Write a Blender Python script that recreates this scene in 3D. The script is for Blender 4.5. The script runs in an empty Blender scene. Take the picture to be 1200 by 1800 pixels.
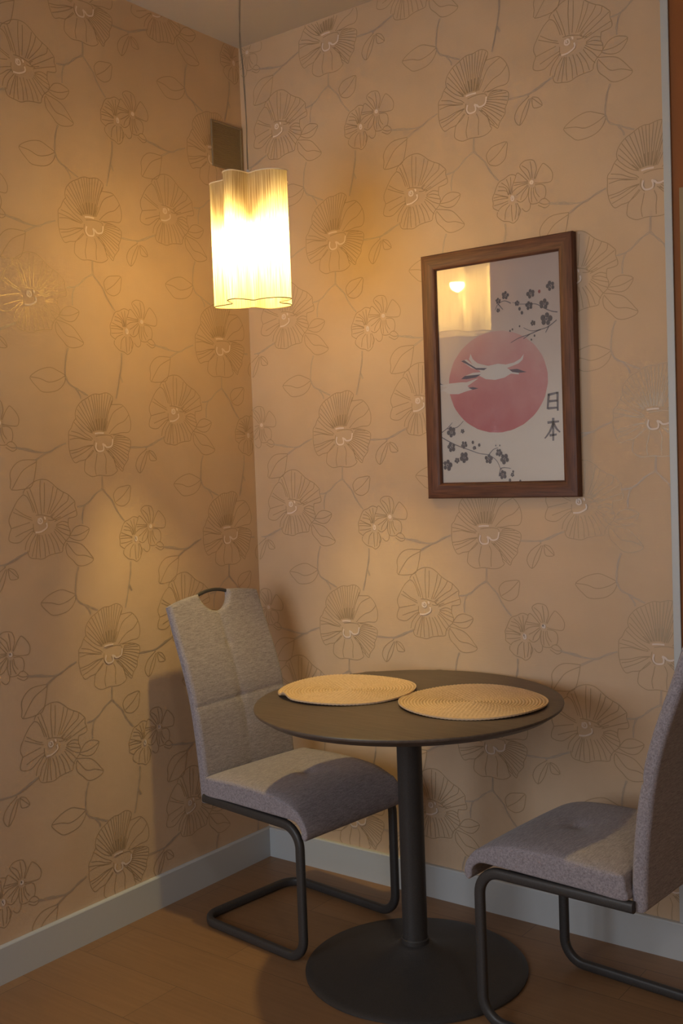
import bpy, bmesh, math, random, json
from mathutils import Vector, Matrix
random.seed(7)
R = math.radians
D = bpy.data
scene = bpy.context.scene
COL = scene.collection

# ------------------------------------------------------------------ camera
YAW, PITCH, ROLL, FPX = 0.6477, -0.0445, -0.0357, 1862.5
CAM = Vector((2.5241, -2.8339, 1.4))
fwd = Vector((-math.sin(YAW) * math.cos(PITCH), math.cos(YAW) * math.cos(PITCH), math.sin(PITCH)))
rgt = Vector((math.cos(YAW), math.sin(YAW), 0)); upv = rgt.cross(fwd)
r2 = math.cos(ROLL) * rgt + math.sin(ROLL) * upv
u2 = -math.sin(ROLL) * rgt + math.cos(ROLL) * upv
cam = D.objects.new('camera', D.cameras.new('camera')); COL.objects.link(cam)
cam.matrix_world = Matrix(((r2.x, u2.x, -fwd.x, CAM.x), (r2.y, u2.y, -fwd.y, CAM.y), (r2.z, u2.z, -fwd.z, CAM.z), (0, 0, 0, 1)))
cam.data.sensor_fit = 'VERTICAL'; cam.data.sensor_height = 36.0
cam.data.lens = FPX / 1800 * 36.0
cam.data.clip_start = 0.05
scene.camera = cam

# ------------------------------------------------------------------ light
scene.view_settings.view_transform = 'Standard'
scene.view_settings.look = 'None'
scene.view_settings.gamma = 1.0
scene.view_settings.use_curve_mapping = False
scene.view_settings.exposure = 0.0
w = D.worlds.new('world'); scene.world = w; w.use_nodes = True
w.node_tree.nodes['Background'].inputs[0].default_value = (0.55, 0.68, 0.9, 1)
w.node_tree.nodes['Background'].inputs[1].default_value = 0.6
BULB_W, BULB_C = 38.0, (1.0, 0.74, 0.25)
WIN_W, WIN_C = 28.0, (0.84, 0.91, 1.0)
la = D.lights.new('window_daylight', 'AREA'); la.shape = 'RECTANGLE'; la.size = 1.4; la.size_y = 1.3
la.energy = WIN_W; la.color = WIN_C
lo = D.objects.new('window_daylight', la); COL.objects.link(lo)
lo.location = (1.35, -4.28, 1.65); lo.rotation_euler = (R(90), 0, 0)
lb = D.lights.new('pendant_bulb_light', 'POINT'); lb.energy = BULB_W; lb.color = BULB_C; lb.shadow_soft_size = 0.026
LAMP = Vector((0.53, -0.575, 1.862))
lbo = D.objects.new('pendant_bulb_light', lb); COL.objects.link(lbo); lbo.location = LAMP + Vector((0, 0, 0.180))

# soft fill light added under the ceiling, out of view behind the camera
lc = D.lights.new('added_fill_light', 'AREA'); lc.shape = 'DISK'; lc.size = 0.42; lc.energy = 9.0; lc.color = (1.0, 0.88, 0.76)
lco = D.objects.new('added_fill_light', lc); COL.objects.link(lco); lco.location = (3.1, -2.5, 2.869 - 0.075)

# ------------------------------------------------------------------ helpers
H = 2.869; BB = 0.105
def mat(name, color, rough=0.6, metal=0.0, spec=0.5):
    m = D.materials.new(name); m.use_nodes = True
    b = m.node_tree.nodes['Principled BSDF']
    b.inputs['Base Color'].default_value = (*color, 1); b.inputs['Roughness'].default_value = rough
    b.inputs['Metallic'].default_value = metal; b.inputs['Specular IOR Level'].default_value = spec
    return m
def nd(m, t, **k):
    n = m.node_tree.nodes.new(t)
    for a, v in k.items(): setattr(n, a, v)
    return n
def lk(m, a, b): m.node_tree.links.new(a, b)
def bsdf(m): return m.node_tree.nodes['Principled BSDF']
def noise_color(m, c1, c2, scale=(1, 1, 1), nscale=10, detail=4, coord='Object', lo_=0.35, hi=0.65, bump=0.0, bdist=0.001):
    tc = nd(m, 'ShaderNodeTexCoord'); mp = nd(m, 'ShaderNodeMapping'); mp.inputs['Scale'].default_value = scale
    n = nd(m, 'ShaderNodeTexNoise'); n.inputs['Scale'].default_value = nscale; n.inputs['Detail'].default_value = detail
    cr = nd(m, 'ShaderNodeValToRGB'); cr.color_ramp.elements[0].position = lo_; cr.color_ramp.elements[1].position = hi
    cr.color_ramp.elements[0].color = (*c1, 1); cr.color_ramp.elements[1].color = (*c2, 1)
    lk(m, tc.outputs[coord], mp.inputs[0]); lk(m, mp.outputs[0], n.inputs['Vector']); lk(m, n.outputs['Fac'], cr.inputs[0])
    lk(m, cr.outputs[0], bsdf(m).inputs['Base Color'])
    if bump:
        b = nd(m, 'ShaderNodeBump'); b.inputs['Strength'].default_value = bump; b.inputs['Distance'].default_value = bdist
        lk(m, n.outputs['Fac'], b.inputs['Height']); lk(m, b.outputs[0], bsdf(m).inputs['Normal'])
    return m
def mesh(name, verts, faces, mats, parent=None, mi=None, smooth=True, sharp=35, loc=None):
    me = D.meshes.new(name); me.from_pydata([tuple(v) for v in verts], [], faces); me.validate()
    if not isinstance(mats, (list, tuple)): mats = [mats]
    for m in mats: me.materials.append(m)
    if mi:
        for p, i in zip(me.polygons, mi): p.material_index = i
    if smooth:
        me.polygons.foreach_set('use_smooth', [True] * len(me.polygons))
        me.set_sharp_from_angle(angle=R(sharp))
    me.update()
    o = D.objects.new(name, me); COL.objects.link(o)
    if parent: o.parent = parent
    if loc: o.location = loc
    return o
def tag(o, label=None, cat=None, group=None, kind=None):
    if label: o['label'] = label
    if cat: o['category'] = cat
    if group: o['group'] = group
    if kind: o['kind'] = kind
    return o
def empty(name, loc, rz=0.0):
    o = D.objects.new(name, None); COL.objects.link(o); o.location = loc; o.rotation_euler = (0, 0, rz)
    o.empty_display_size = 0.1
    return o
class MB:
    def __init__(s): s.v = []; s.f = []; s.m = []
    def add(s, v, f, mi=0):
        b = len(s.v); s.v += [tuple(p) for p in v]; s.f += [tuple(b + i for i in q) for q in f]; s.m += [mi] * len(f)
    def box(s, a, b, mi=0):
        x0, y0, z0 = a; x1, y1, z1 = b
        v = [(x0, y0, z0), (x1, y0, z0), (x1, y1, z0), (x0, y1, z0), (x0, y0, z1), (x1, y0, z1), (x1, y1, z1), (x0, y1, z1)]
        s.add(v, [(0, 3, 2, 1), (4, 5, 6, 7), (0, 1, 5, 4), (1, 2, 6, 5), (2, 3, 7, 6), (3, 0, 4, 7)], mi)
    def build(s, name, mats, parent=None, smooth=False, sharp=35, bevel=0, loc=None):
        o = mesh(name, s.v, s.f, mats, parent, s.m, smooth, sharp, loc)
        if bevel:
            bm = bmesh.new(); bm.from_mesh(o.data)
            bmesh.ops.bevel(bm, geom=[e for e in bm.edges if len(e.link_faces) == 2 and e.calc_face_angle(0) > 0.6], offset=bevel, segments=2, affect='EDGES', profile=0.7)
            bm.to_mesh(o.data); bm.free()
        return o
def lathe(prof, n=96, close=False):
    v = []; f = []
    for (r, z) in prof:
        for i in range(n):
            a = 2 * math.pi * i / n; v.append((r * math.cos(a), r * math.sin(a), z))
    for j in range(len(prof) - 1):
        for i in range(n):
            k = (i + 1) % n; f.append((j * n + i, j * n + k, (j + 1) * n + k, (j + 1) * n + i))
    if close:
        f.append(tuple(range(n))[::-1]); f.append(tuple((len(prof) - 1) * n + i for i in range(n)))
    return v, f
def fillet(pts, rad, seg=8):
    out = [Vector(pts[0])]
    for i in range(1, len(pts) - 1):
        p = Vector(pts[i]); a = (Vector(pts[i - 1]) - p).normalized(); b = (Vector(pts[i + 1]) - p).normalized()
        ang = a.angle(b); r = rad[i] if isinstance(rad, (list, tuple)) else rad
        d = r / math.tan(ang / 2); c = p + (a + b).normalized() * (r / math.sin(ang / 2))
        s = p + a * d - c; e = p + b * d - c; tot = s.angle(e); ax = s.cross(e).normalized()
        for k in range(seg + 1): out.append(c + Matrix.Rotation(tot * k / seg, 3, ax) @ s)
    out.append(Vector(pts[-1]))
    return out
def sweep(path, a, b, up, n=16, power=2.6, cap=True):
    """superellipse section a (along up/normal) x b (binormal), parallel transported"""
    v = []; f = []; P = [Vector(p) for p in path]; N = Vector(up)
    for i, p in enumerate(P):
        T = ((P[min(i + 1, len(P) - 1)] - P[max(i - 1, 0)])).normalized()
        N = (N - T * N.dot(T)).normalized(); B = T.cross(N)
        for k in range(n):
            t = 2 * math.pi * k / n; c, s = math.cos(t), math.sin(t)
            x = abs(c) ** (2 / power) * (1 if c >= 0 else -1); y = abs(s) ** (2 / power) * (1 if s >= 0 else -1)
            v.append(p + N * a * x + B * b * y)
    for j in range(len(P) - 1):
        for i in range(n):
            k = (i + 1) % n; f.append((j * n + i, j * n + k, (j + 1) * n + k, (j + 1) * n + i))
    if cap: f.append(tuple(range(n))[::-1]); f.append(tuple((len(P) - 1) * n + i for i in range(n)))
    return v, f
def catmull(p, sub=4, closed=False):
    n = len(p)
    if n < 3 and not closed: return [Vector(q) for q in p]
    out = []
    g = (lambda i: Vector(p[i % n])) if closed else (lambda i: Vector(p[min(max(i, 0), n - 1)]))
    for i in range(n if closed else n - 1):
        a, b, c, d = g(i - 1), g(i), g(i + 1), g(i + 2)
        for k in range(sub):
            t = k / sub
            out.append(0.5 * ((2 * b) + (c - a) * t + (2 * a - 5 * b + 4 * c - d) * t * t + (3 * b - a - 3 * c + d) * t ** 3))
    if not closed: out.append(g(n - 1))
    return out

# ------------------------------------------------------------------ materials
paper = mat('wallpaper', (0.60, 0.40, 0.235), 0.6, 0, 0.3)
noise_color(paper, (0.585, 0.415, 0.270), (0.625, 0.450, 0.300), (1, 1, 1), 5, 3)
tc = nd(paper, 'ShaderNodeTexCoord')
def weave(m, scx, scz, strength, dist):
    tc = nd(m, 'ShaderNodeTexCoord'); sm = None
    for s in (scx, scz):
        mp = nd(m, 'ShaderNodeMapping'); mp.inputs['Scale'].default_value = s
        n = nd(m, 'ShaderNodeTexNoise'); n.inputs['Scale'].default_value = 1; n.inputs['Detail'].default_value = 2
        lk(m, tc.outputs['Object'], mp.inputs[0]); lk(m, mp.outputs[0], n.inputs['Vector'])
        if sm is None: sm = n.outputs['Fac']
        else:
            ad = nd(m, 'ShaderNodeMath', operation='ADD'); lk(m, sm, ad.inputs[0]); lk(m, n.outputs['Fac'], ad.inputs[1]); sm = ad.outputs[0]
    b = nd(m, 'ShaderNodeBump'); b.inputs['Strength'].default_value = strength; b.inputs['Distance'].default_value = dist
    lk(m, sm, b.inputs['Height']); lk(m, b.outputs[0], bsdf(m).inputs['Normal'])
    return sm
weave(paper, (600, 600, 12), (15, 15, 600), 0.35, 0.0006)
ink = mat('wallpaper_ink', (0.40, 0.28, 0.165), 0.33, 0.1, 0.45)
stem_ink = mat('wallpaper_stem_ink', (0.465, 0.36, 0.27), 0.42, 0.05)
pearl = mat('wallpaper_pearl_ink', (0.76, 0.62, 0.52), 0.45, 0.0)
white_trim = mat('painted_trim', (0.50, 0.52, 0.53), 0.42)
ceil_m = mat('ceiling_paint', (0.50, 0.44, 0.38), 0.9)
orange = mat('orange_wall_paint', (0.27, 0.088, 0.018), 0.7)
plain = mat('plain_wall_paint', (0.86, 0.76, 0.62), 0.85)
black_metal = mat('black_powder_coat', (0.030, 0.027, 0.026), 0.45, 0, 0.5)
noise_color(black_metal, (0.036, 0.033, 0.032), (0.048, 0.045, 0.044), (1, 1, 1), 400, 2, bump=0.15, bdist=0.0004)
base_metal = mat('black_base_coat', (0.04, 0.036, 0.034), 0.5, 0, 0.5)
noise_color(base_metal, (0.034, 0.031, 0.030), (0.048, 0.044, 0.042), (1, 1, 1), 500, 2, bump=0.2, bdist=0.0004)
chrome = mat('steel', (0.6, 0.6, 0.6), 0.25, 1.0)

# floor boards
floor_m = mat('laminate_floor', (0.26, 0.15, 0.075), 0.42)
tcf = nd(floor_m, 'ShaderNodeTexCoord'); mpf = nd(floor_m, 'ShaderNodeMapping'); mpf.inputs['Location'].default_value = (-0.43, 0.11, 0)
bt = nd(floor_m, 'ShaderNodeTexBrick'); bt.offset = 0.37; bt.offset_frequency = 2
for k_, v_ in (('Scale', 1), ('Mortar Size', 0.0012), ('Mortar Smooth', 0.3), ('Brick Width', 1.0165), ('Row Height', 0.193), ('Bias', 0)): bt.inputs[k_].default_value = v_
bt.inputs['Color1'].default_value = (0.30, 0.165, 0.078, 1); bt.inputs['Color2'].default_value = (0.25, 0.135, 0.063, 1); bt.inputs['Mortar'].default_value = (0.15, 0.085, 0.045, 1)
mg = nd(floor_m, 'ShaderNodeMapping'); mg.inputs['Scale'].default_value = (1.5, 28, 1)
ng = nd(floor_m, 'ShaderNodeTexNoise'); ng.inputs['Scale'].default_value = 3; ng.inputs['Detail'].default_value = 6
mx = nd(floor_m, 'ShaderNodeMix', data_type='RGBA', blend_type='MULTIPLY'); mx.inputs['Factor'].default_value = 0.5
crf = nd(floor_m, 'ShaderNodeValToRGB'); crf.color_ramp.elements[0].position = 0.3; crf.color_ramp.elements[1].position = 0.7
crf.color_ramp.elements[0].color = (0.7, 0.68, 0.66, 1); crf.color_ramp.elements[1].color = (1, 1, 1, 1)
lk(floor_m, tcf.outputs['Object'], mpf.inputs[0]); lk(floor_m, mpf.outputs[0], bt.inputs['Vector'])
lk(floor_m, tcf.outputs['Object'], mg.inputs[0]); lk(floor_m, mg.outputs[0], ng.inputs['Vector']); lk(floor_m, ng.outputs['Fac'], crf.inputs[0])
lk(floor_m, bt.outputs['Color'], mx.inputs['A']); lk(floor_m, crf.outputs[0], mx.inputs['B']); lk(floor_m, mx.outputs['Result'], bsdf(floor_m).inputs['Base Color'])

# ------------------------------------------------------------------ room shell
X1, Y0 = 4.2, -3.45           # right and back limits of the room
XE = 1.523                   # where the wallpaper ends
mb = MB(); mb.box((-0.12, Y0 - 0.12, -0.05), (X1 + 0.12, 0.12, 0)); tag(mb.build('floor', floor_m), 'light brown laminate board floor under the table and chairs', 'floor', kind='structure')
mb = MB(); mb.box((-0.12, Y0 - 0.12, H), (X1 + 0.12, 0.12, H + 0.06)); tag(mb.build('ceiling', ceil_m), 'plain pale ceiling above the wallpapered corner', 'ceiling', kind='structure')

PAT = json.loads('{"d":[[3619,8746,3477,8790,3298,8895,3094,9074,3006,9196,3000,9365,3088,9539,3255,9694,3443,9786,3631,9888,3789,9930,3944,9922,4153,9972,4305,9957,4453,9850,4435,9704,4338,9535,4254,9365,4195,9175,4108,8963,4024,8791],[4127,8797,4266,9055,4377,9268,4485,9397,4640,9487,4846,9579],[4393,9620,4596,9629,4797,9628,4943,9523,5061,9365,5128,9184,5146,9022,5114,8857,5011,8769,4761,8763,4506,8717,4302,8704],[4252,8722,4411,8877,4621,9023,4851,9108,5006,9239,5072,9324],[4403,8690,4657,8685,4881,8637,5077,8547,5108,8406,5050,8218,4983,8090,4977,7946,4871,7814,4779,7704,4722,7565,4588,7668,4465,7762,4397,7943,4327,8104,4178,8197,4102,8234],[3635,8222,3498,8086,3307,7946,3260,7773,3252,7604,3392,7488,3548,7437,3732,7463,3888,7465,4093,7441,4299,7458,4455,7533,4522,7611,4474,7680,4443,7843,4398,7985],[3748,8125,3700,7912,3651,7698,3681,7490],[4021,8145,4090,7962,4067,7731,4070,7501],[3005,9175,2906,9064,2818,8889,2719,8777,2710,8585,2700,8371,2731,8181,2778,8035,2905,7863,3094,7920,3308,7957,3445,8083,3610,8242],[2933,9065,3112,8906,3317,8749,3523,8635,3611,8557],[2814,8804,3105,8736,3338,8624,3571,8554],[2728,8692,2994,8645,3283,8578,3544,8521],[2749,8555,3045,8595,3282,8557,3570,8522],[2733,8224,3030,8265,3299,8347,3616,8389],[2783,8142,3080,8205,3378,8331,3615,8368],[2830,7996,3075,8088,3319,8200,3562,8343],[3732,8648,3967,8684,4199,8687,4351,8645,4373,8564],[3674,8519,3642,8370,3700,8227,3763,8168],[3581,8765,3343,8998,3037,9282],[3602,8776,3432,8938],[3617,8776,3379,9092,3071,9453],[3653,8787,3431,9161,3143,9573],[3674,8799,3515,9049],[3689,8797,3500,9220,3254,9673],[3724,8806,3573,9257,3375,9731],[3746,8817,3640,9115],[3760,8813,3652,9299,3509,9799],[3796,8818,3726,9339,3630,9867],[3817,8830,3772,9169],[3831,8821,3786,9362,3723,9902],[3866,8823,3852,9374,3828,9917],[3887,8834,3885,9189],[3901,8822,3918,9374,3931,9911],[3936,8819,3989,9388,4048,9932],[3958,8831,4005,9193],[3971,8815,4060,9402,4165,9958],[4006,8810,4130,9395,4279,9942],[4027,8821,4128,9190],[4041,8803,4199,9359,4391,9868],[4075,8796,4233,9297,4424,9745],[4096,8808,4223,9116],[4477,8632,4618,8667,4756,8660],[4448,8593,4678,8621,4905,8608],[4418,8553,4731,8559,5038,8524],[4389,8514,4739,8479,5083,8404],[4359,8474,4710,8407,5054,8300],[4330,8434,4674,8329,5012,8184],[4300,8395,4638,8251,4969,8068],[4271,8355,4614,8179,4953,7964],[4241,8315,4560,8115,4874,7876],[4211,8275,4505,8041,4794,7767],[4182,8236,4456,7956,4726,7638],[4152,8196,4385,7963,4614,7691],[6455,10262,6517,10375,6800,10567,6975,10633,7146,10650,7315,10619,7480,10516,7643,10378,7834,10265,8024,10177,8184,10040,8263,9949,8258,9806,8308,9666,8289,9523,7999,9472],[7999,9472,7978,9268,8041,9104,8007,8935,7836,8780,7747,8630,7714,8508,7461,8478,7233,8438,7031,8363,6831,8385,6630,8420,6546,8501,6523,8646],[6776,9201,6625,9045,6488,8865,6436,8665],[6454,10238,6288,10109,6164,9956,6070,9804,5958,9601,5952,9452,6006,9306,5940,9154,5918,8979,6063,8901,6270,8901,6450,9011,6629,9144,6776,9201],[6852,9693,6788,9885,6668,10148,6589,10340],[6781,9714,6691,9978,6582,10169,6454,10238],[6937,9648,6862,9936,6732,10297,6679,10429],[7052,9653,7031,10235,7060,10623],[7138,9682,7184,10144,7199,10555],[7250,9639,7407,10056,7506,10445],[7307,9641,7549,10086,7642,10354],[7363,9644,7743,10046,7861,10242],[7361,9572,7735,9830,7990,9985,8037,10153],[7442,9479,7898,9742,8236,9948],[7496,9410,7948,9577,8281,9688],[7272,9470,7441,9455,7724,9542],[7504,9627,7387,9525,7609,9440],[6703,9563,6446,9673,6161,9857],[6730,9491,6358,9645,6098,9756],[6641,9438,6318,9372,6020,9307],[6750,9273,6456,9183,6129,9066],[6829,9082,6647,8851,6565,8600],[6887,9085,6759,8760,6661,8459],[6915,9062,6846,8765,6788,8395],[6958,9065,6932,8771,6947,8406],[7028,9045,7104,8782,7119,8418],[7144,9076,7218,8789,7263,8477],[7257,9058,7388,8800,7461,8490],[7343,9087,7529,8809,7631,8526],[7457,9142,7644,8864,7804,8682],[7487,9192,7705,9012,7878,8807],[7517,9242,7762,9064,8008,8959],[7546,9268,7767,9184,8027,9103],[7547,9292,7771,9304,7990,9221],[7548,9316,7775,9400,7994,9340],[6850,9632,7051,9629,7276,9579,7444,9527],[6755,9395,6774,9152,7003,9140,7235,9251,7185,9417],[8037,8984,8180,9160,8347,9229,8510,9226,8749,9122,8633,8902,8467,8797,8250,8807,8006,8911],[8036,8960,8310,8958,8529,9014,8748,9110],[7890,8760,8023,8601,8155,8443,8289,8357,8559,8329,8851,8209],[7892,8808,8220,8745,8462,8654,8646,8478,8775,8321,8864,8198,8767,8096,8468,8025,8251,8068,8092,8223,7905,8401,7856,8590,7876,8735],[1536,14451,1478,14140,1373,13779,1194,13650,644,13629,634,13863,624,14098,790,14327,1060,14451,1536,14451],[1511,14386,1090,14184,858,13925,667,13645],[4364,13109,4315,13331,4480,13517,4715,13574,5004,13584,4994,13350,4926,13102,4689,12964,4458,13014,4364,13109],[4403,13109,4703,13293,4984,13569],[2694,10448,2449,10555,2160,10646,1773,10552,1463,10360,1500,10228,1664,10067,1871,9926,2295,9959,2553,10100,2687,10301,2694,10448],[1463,10343,1804,10305,2097,10215,2437,10293,2693,10432],[5766,8253,5418,8017,5278,7723,5439,7489,5662,7754,5805,8186],[5763,8183,5537,7814,5439,7489],[5848,8203,5857,8014,5919,7879,6169,7899,6054,8134,5865,8204],[5847,8189,6025,8027,6169,7899],[5142,12059,5136,12190,5176,12339,5239,12470,5254,12563,5073,12611,4886,12527,4722,12471,4623,12339,4546,12169,4482,12037,4499,11885,4493,11753,4595,11678,4685,11623],[4638,11603,4621,11489,4721,11378,4834,11304,5016,11260,5151,11197,5292,11293,5342,11406,5393,11538,5330,11668,5289,11761],[5269,11835,5402,11762,5540,11819],[5026,12039,4940,12170,4665,12226],[5001,11983,4797,12057,4568,12141],[5000,11964,4773,12038,4517,12037],[4999,11945,4769,11963,4513,11961],[4996,11870,4787,11831,4530,11810],[5003,12039,4921,12264,4693,12339],[5050,12058,4990,12264,4790,12433],[5072,12040,5037,12283,4954,12508],[5095,12040,5103,12227,5094,12545],[5060,11758,4916,11607,4870,11342],[5105,11740,5098,11571,5119,11253],[5243,11760,5258,11573,5201,11292],[5288,11742,5351,11612,5319,11387],[4994,11814,4783,11737,4663,11641],[5697,12358,5570,12543,5400,12786,5541,12914,5721,12922,5853,12874,5914,12745,5931,12597,5880,12450,5854,12357],[5742,12358,5664,12635,5468,12804],[5788,12376,5776,12635,5741,12875],[5651,12321,5435,12544,5325,12619,5253,12544],[5651,12311,5200,12358],[5650,12283,5197,12283],[5648,12256,5330,12209,5167,12115],[5647,12219,5415,12060,5275,11985],[5668,12191,5456,11967,5405,11818],[5876,12339,5996,12560,6089,12688,6157,12734,6285,12632,6390,12503,6439,12357,6389,12192,6223,12174,6003,12201,5871,12228],[5869,12173,6068,12155,6176,12082,6214,11935,6186,11788,6139,11714],[5867,12136,5904,11951,6010,11804],[5688,12117,5656,11894,5714,11672,5892,11637,5981,11657],[5822,12117,5835,11895,5938,11693],[5755,12117,5746,11895,5760,11691],[5689,12154,5611,11894,5448,11762],[5981,11638,6050,11713,6184,11733,6331,11569,6195,11466,6043,11528,5956,11582],[6003,11638,6155,11567,6331,11569],[5440,11576,5527,11484,5616,11466,5698,11542,5714,11672]],"s":[[6506,8596,6255,8518,6014,8415,5711,8269],[3908,13941,3890,13529],[3890,13529,3603,13375,3351,13155,3185,13061,3091,12804,3078,12514],[3226,13077,3062,13046,2897,13032],[3890,13529,4079,13335,4268,13142,4376,12920,4560,12667,4708,12509],[2855,11250,2762,11020,2705,10693,2693,10432],[2693,10432,2807,10207,3048,10086,3287,9965,3506,9871],[3048,10086,3201,9865,3217,9768],[4884,11223,4871,10909,4776,10497,4683,10115,4592,9811],[4796,10498,4884,10312],[5088,8311,5811,8326,6444,8578],[6274,11575,6720,11478,7359,11420,7680,11560,8035,11685],[7360,11434,6911,11195],[6341,11551,6505,11535,6721,11519,6934,11450]],"w":[[3684,8729,3841,8749,4035,8746],[3737,8460,3704,8311,3790,8202,3972,8214,4008,8311,3982,8424,4106,8328,4234,8322,4339,8385,4378,8564],[3955,8411,4057,8387,4118,8308],[6933,9538,6914,9428,6984,9383,7057,9423,7032,9519,6961,9527,6986,9431],[7119,9560,7161,9537,7154,9489],[6803,9141,7004,9153,7208,9261,7198,9394],[5104,11984,5172,11965,5180,11872,5122,11853,5103,11965,5147,11909],[5740,12302,5807,12293,5804,12228,5737,12237,5740,12293,5772,12256]]}')
def ribbons(mb, place, umin, umax, zmin, zmax, shift, pitch):
    """printed line pattern of the wallpaper, repeated on its half-drop lattice"""
    for ci in range(-12, 13):
        du = shift + ci * pitch
        for cj in range(-8, 9):
            dz = -0.3237 * (ci % 2) + 0.6475 * cj
            if du + 1.1 < umin or du + 0.0 > umax or dz + 1.5 < zmin or dz + 0.3 > zmax: continue
            for key, wd, mi in (('d', 0.00105, 1), ('s', 0.0011, 2), ('w', 0.0024, 3)):
                for li_, l in enumerate(PAT[key]):
                    pts = [(l[i] / 10000 + du, l[i + 1] / 10000 + dz) for i in range(0, len(l), 2)]
                    if max(p[0] for p in pts) < umin or min(p[0] for p in pts) > umax or max(p[1] for p in pts) < zmin or min(p[1] for p in pts) > zmax: continue
                    P = catmull([(a, b, 0) for a, b in pts], 3)
                    for strand in ((0,) if key != 's' else (-0.0022, 0.0022)):
                        L = []; Rr = []
                        for i, p in enumerate(P):
                            t = (P[min(i + 1, len(P) - 1)] - P[max(i - 1, 0)]); t = t.normalized() if t.length else Vector((1, 0, 0))
                            nn = Vector((-t.y, t.x, 0)); c = p + nn * (strand * (0.6 + 0.4 * math.sin(i * 2.1)))
                            L.append(c + nn * wd); Rr.append(c - nn * wd)
                        for i in range(len(P) - 1):
                            q = [L[i], L[i + 1], Rr[i + 1], Rr[i]]
                            if min(a.x for a in q) < umin or max(a.x for a in q) > umax or min(a.y for a in q) < zmin or max(a.y for a in q) > zmax: continue
                            mb.add([place(a.x, a.y, li_ * 2e-6 + (0.0003 + li_ * 4e-5 + (2e-5 if strand > 0 else 0) if key == 's' else 0) + (0.0016 if key == 'w' else 0)) for a in q], [(0, 3, 2, 1)], mi)
E4 = 0.0003
wl = MB(); wl.box((-0.12, Y0, 0), (0, 0.12, H))
ribbons(wl, lambda u, z, e: (E4 + e, u, z), -3.2, -0.001, BB - 0.01, H - 0.0005, -1.088, 0.5435)
tag(wl.build('wall_left', [paper, ink, stem_ink, pearl]), 'left wall in golden wallpaper with drawn orchid and hibiscus outlines', 'wall', kind='structure')
wr = MB(); wr.box((0, 0, 0), (XE, 0.12, H))
ribbons(wr, lambda u, z, e: (u, -E4 - e, z), 0.001, XE - 0.002, BB - 0.01, H - 0.0005, 0.0, 0.5365)
tag(wr.build('wall_right', [paper, ink, stem_ink, pearl]), 'right wall in golden floral wallpaper behind the table, ending at a pale strip', 'wall', kind='structure')
wo = MB(); DX0, DX1, DZ = 1.60, 2.48, 2.06
wo.box((XE, 0, 0), (DX0, 0.12, H)); wo.box((DX1, 0, 0), (X1, 0.12, H)); wo.box((DX0, 0, DZ), (DX1, 0.12, H))
tag(wo.build('wall_right_orange', orange), 'orange painted wall beyond the pale strip at the right edge', 'wall', kind='structure')
wb = MB(); WX0, WX1, WZ0, WZ1 = 0.06, 1.36, 0.75, 1.95
wb.box((0, Y0 - 0.12, 0), (WX0, Y0, H)); wb.box((WX1, Y0 - 0.12, 0), (X1, Y0, H)); wb.box((WX0, Y0 - 0.12, 0), (WX1, Y0, WZ0)); wb.box((WX0, Y0 - 0.12, WZ1), (WX1, Y0, H))
tag(wb.build('wall_back', plain), 'plain wall with a window behind the camera', 'wall', kind='structure')
ws = MB(); ws.box((X1, Y0, 0), (X1 + 0.12, 0.12, H)); tag(ws.build('wall_far_right', plain), 'plain side wall out of view', 'wall', kind='structure')
# trims
t = MB(); t.box((XE - 0.019, -0.007, BB), (XE + 0.002, -0.0005, H)); tag(t.build('trim_1', white_trim, bevel=0.002), 'narrow pale edging strip at the right end of the wallpaper', 'trim', kind='structure')
def baseboard(name, prof_pts, axis, a, b, label):
    v = []; f = []
    for s in (a, b):
        for (d, z) in prof_pts: v.append((d, s, z) if axis == 'y' else (s, -d, z))
    n = len(prof_pts)
    for i in range(n): f.append((i, (i + 1) % n, n + (i + 1) % n, n + i))
    f.append(tuple(range(n))); f.append(tuple(range(2 * n - 1, n - 1, -1)))
    o = mesh(name, v, f, white_trim, smooth=False); tag(o, label, 'baseboard', kind='structure')
    bm = bmesh.new(); bm.from_mesh(o.data); bmesh.ops.recalc_face_normals(bm, faces=bm.faces); bm.to_mesh(o.data); bm.free()
bp = [(0.0004, 0), (0.014, 0), (0.014, BB - 0.004), (0.012, BB - 0.001), (0.009, BB), (0.0004, BB)]
baseboard('baseboard_left', bp, 'y', Y0, -0.0005, 'white baseboard along the left wall')
baseboard('baseboard_right', bp, 'x', 0.0145, 1.544, 'white baseboard along the right wall behind the table')
# door in the orange wall
casing = mat('door_casing_paint', (0.29, 0.21, 0.11), 0.6)
d = MB(); d.box((1.548, -0.016, 0), (1.618, 0.004, 2.10)); d.box((DX1 - 0.02, -0.016, 0), (DX1 + 0.06, 0.004, 2.10)); d.box((1.618, -0.016, 2.05), (DX1 - 0.02, 0.004, 2.10))
d.box((1.545, -0.004, 0), (1.548, 0.0, 2.10))
door = tag(d.build('door_1', casing, bevel=0.002), 'beige door casing in the orange wall at the right edge', 'door', kind='structure')
d = MB(); d.box((1.62, 0.02, 0.005), (DX1 - 0.022, 0.06, 2.048)); d.box((1.74, 0.014, 0.2), (2.34, 0.0205, 0.9)); d.box((1.74, 0.014, 1.05), (2.34, 0.0205, 1.9))
d.build('door_leaf', casing, door, bevel=0.003)
hv, hf = sweep(fillet([(1.69, 0.02, 1.02), (1.69, -0.03, 1.02), (1.80, -0.03, 1.02)], 0.012), 0.008, 0.008, (0, 0, 1)); mesh('door_handle', hv, hf, chrome, door)
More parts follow.
